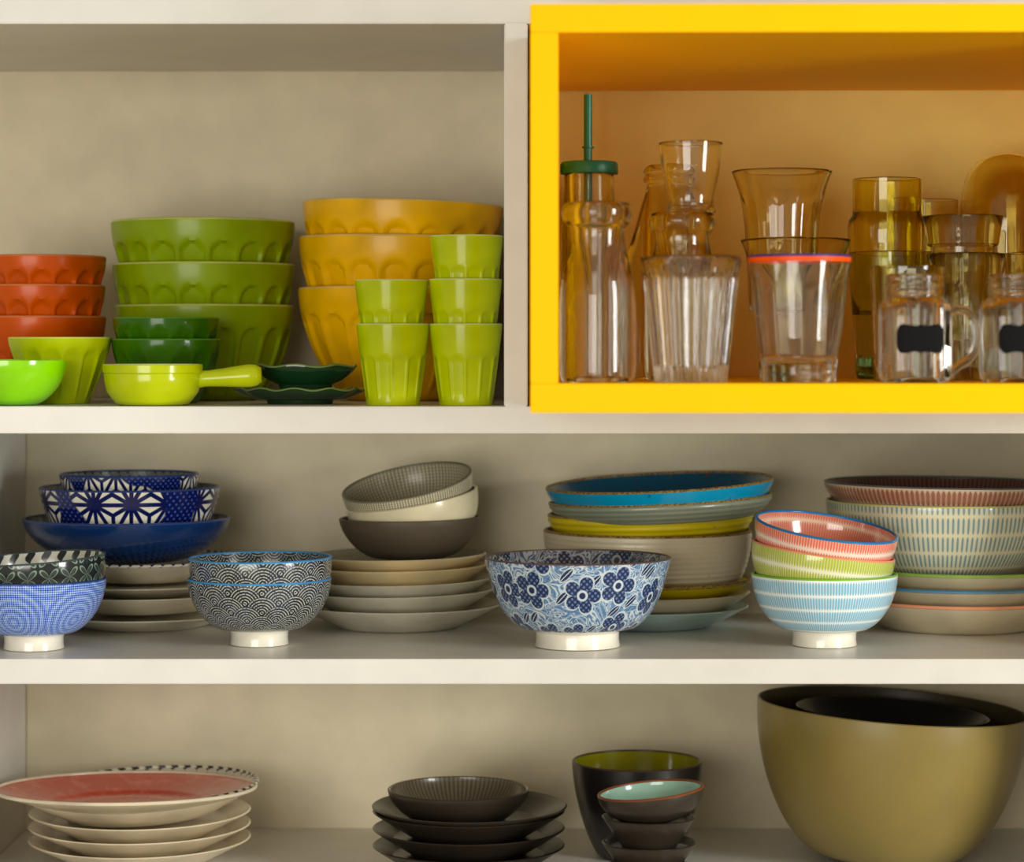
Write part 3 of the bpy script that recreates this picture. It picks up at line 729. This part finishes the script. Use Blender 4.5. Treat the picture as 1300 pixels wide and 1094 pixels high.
s9, _ = pos(866, Y9)
zt = zG+(VY+(CZ-zG)/s9-272)*s9+.0009
gl('flared_glass', 'plain flared glass standing on the mouth of the rear milk bottle', 'glass', 877, Y9, smoothpts([(41, 182), (39.5, 195), (37, 215), (33, 235), (29.5, 250), (29.5, 260), (33, 271)], 3), z0=zt, floor=4, t=2.2, m=CLR)
Y10 = 2.013-D0; s10, _ = pos(1008, Y10)
vs10 = lambda dy: smoothpts([(68, 218+dy), (64, 228+dy), (58, 245+dy), (54, 262+dy), (51, 285+dy), (49, 310+dy), (47, 340+dy), (45.5, 370+dy), (44, 396+dy)], 3)
gl('flared_tumbler', 'lower large flared faceted tumbler behind the orange-rimmed one', 'glass', 1010, Y10, [(r+2, y) for r, y in vs10(87)], floor=12, t=3.0, m=WARM, rad=fac(12, .03, .09), segs=192, group='large flared tumblers')
zz = zG+(VY+(CZ-zG)/s10-396)*s10
gl('flared_tumbler', 'upper large flared faceted tumbler standing in its twin', 'glass', 992+.5, Y10, [(r*.94, y) for r, y in vs10(0)], z0=zz, floor=8, t=2.6, m=WARM, rad=fac(12, .03, .09), segs=192, group='large flared tumblers')
Y13 = 2.060-D0; s13, _ = pos(1132, Y13)
by13 = VY+(CZ-zG)/s13
g, s = gl('tapered_glass', 'greenish glass with teal base holding the yellow tinted one', 'glass', 1132, Y13, [(55, 321), (54.5, 332), (53, 360), (51, 390), (49, 420), (46.5, 455), (45.5, 472), (44, 483)], floor=30, t=3, m=glass('green_yellow_glass', (230, 234, 176)), parts=True)
link('tinted_base', lathe('base', [(0, .0012, 0), (38*s, .0012, 0), (43.4*s, 8*s, 0), (44.4*s, 20*s, 0), (44*s, 27*s, 0), (0, 27*s, 0)], [TEAL], 64), g)['label'] = 'thick teal tinted base'
gl('yellow_glass', 'tall yellow tinted glass nested in the greenish glass', 'glass', 1126, Y13, [(43.5, 228), (43.5, 245), (43, 268), (44, 274), (48, 279), (49.5, 288), (49.5, 300), (48.5, 315), (47, 335), (45, 370), (42, 400)], z0=zG+(by13-400)*s13, floor=6, t=2.6, m=OLG)
gl('straight_glass', 'thin straight glass at the back left of the amber dome', 'glass', 1174, 2.148-D0, [(42, 255), (41.5, 275), (40, 320), (38, 370), (36, 430), (35, 482)], floor=8, t=2.4, m=WARM)
Y16 = 1.989-D0; s16, _ = pos(1228, Y16); by16 = VY+(CZ-zG)/s16
gl('stepped_tumbler', 'lower stepped tumbler right of the whole mug jar', 'glass', 1227, Y16, [(50, 323), (48, 333), (45.5, 358), (41.5, 361), (40.5, 380), (38.5, 410), (36, 445), (34, 484)], floor=16, t=3, m=WARM, rad=fac(10, .03, .068), segs=160, group='stepped tumblers')
gl('stepped_tumbler', 'upper stepped tumbler nested in its twin, before the amber dome', 'glass', 1222, Y16, [(51, 275), (48.5, 290), (45, 311), (39.5, 314), (38, 335), (36.5, 365), (34.5, 400), (33, 432)], z0=zG+(by16-432)*s16, floor=10, t=2.6, m=WARM, rad=fac(10, .03, .068), segs=160, group='stepped tumblers')
gl('short_glass', 'short straight glass right behind the whole mug jar', 'glass', 1152, 1.930-D0, [(48, 339), (47.5, 350), (46, 380), (44.5, 420), (43, 460), (42, 485)], floor=10, t=3, m=WARM)
# dome
sD, XD = pos(1278, 2.131-D0); byD = VY+(CZ-zG)/sD
dm = [(57, 482), (58, 420), (58.5, 360), (58.5, 300), (58, 262), (56.5, 245), (53, 230), (46, 215), (36, 204), (24, 198), (12, 195.5), (0, 195)]
dp = [(r*sD, (byD-y)*sD, 0) for r, y in dm]
di = [(max(0, r-3)*sD, (byD-y-(3 if y < 300 else 0))*sD, 0) for r, y in reversed(dm)]
di[0] = (0, di[0][1], 0); dp[0] = (57*sD, 0, 0); di[-1] = (54*sD, 0, 0)
tag(link('glass_dome', lathe('glass_dome', dp+di+[dp[0]], [AMB], 96), None, (XD, 2.131-D0, zG)), 'tall amber tinted round-topped glass dome at the back right', 'dome')
gl('short_glass', 'short glass at the right picture edge before the amber dome', 'glass', 1322, 2.013-D0, [(46, 322), (45.5, 350), (43, 400), (41, 450), (39, 484)], floor=10, t=3, m=WARM)
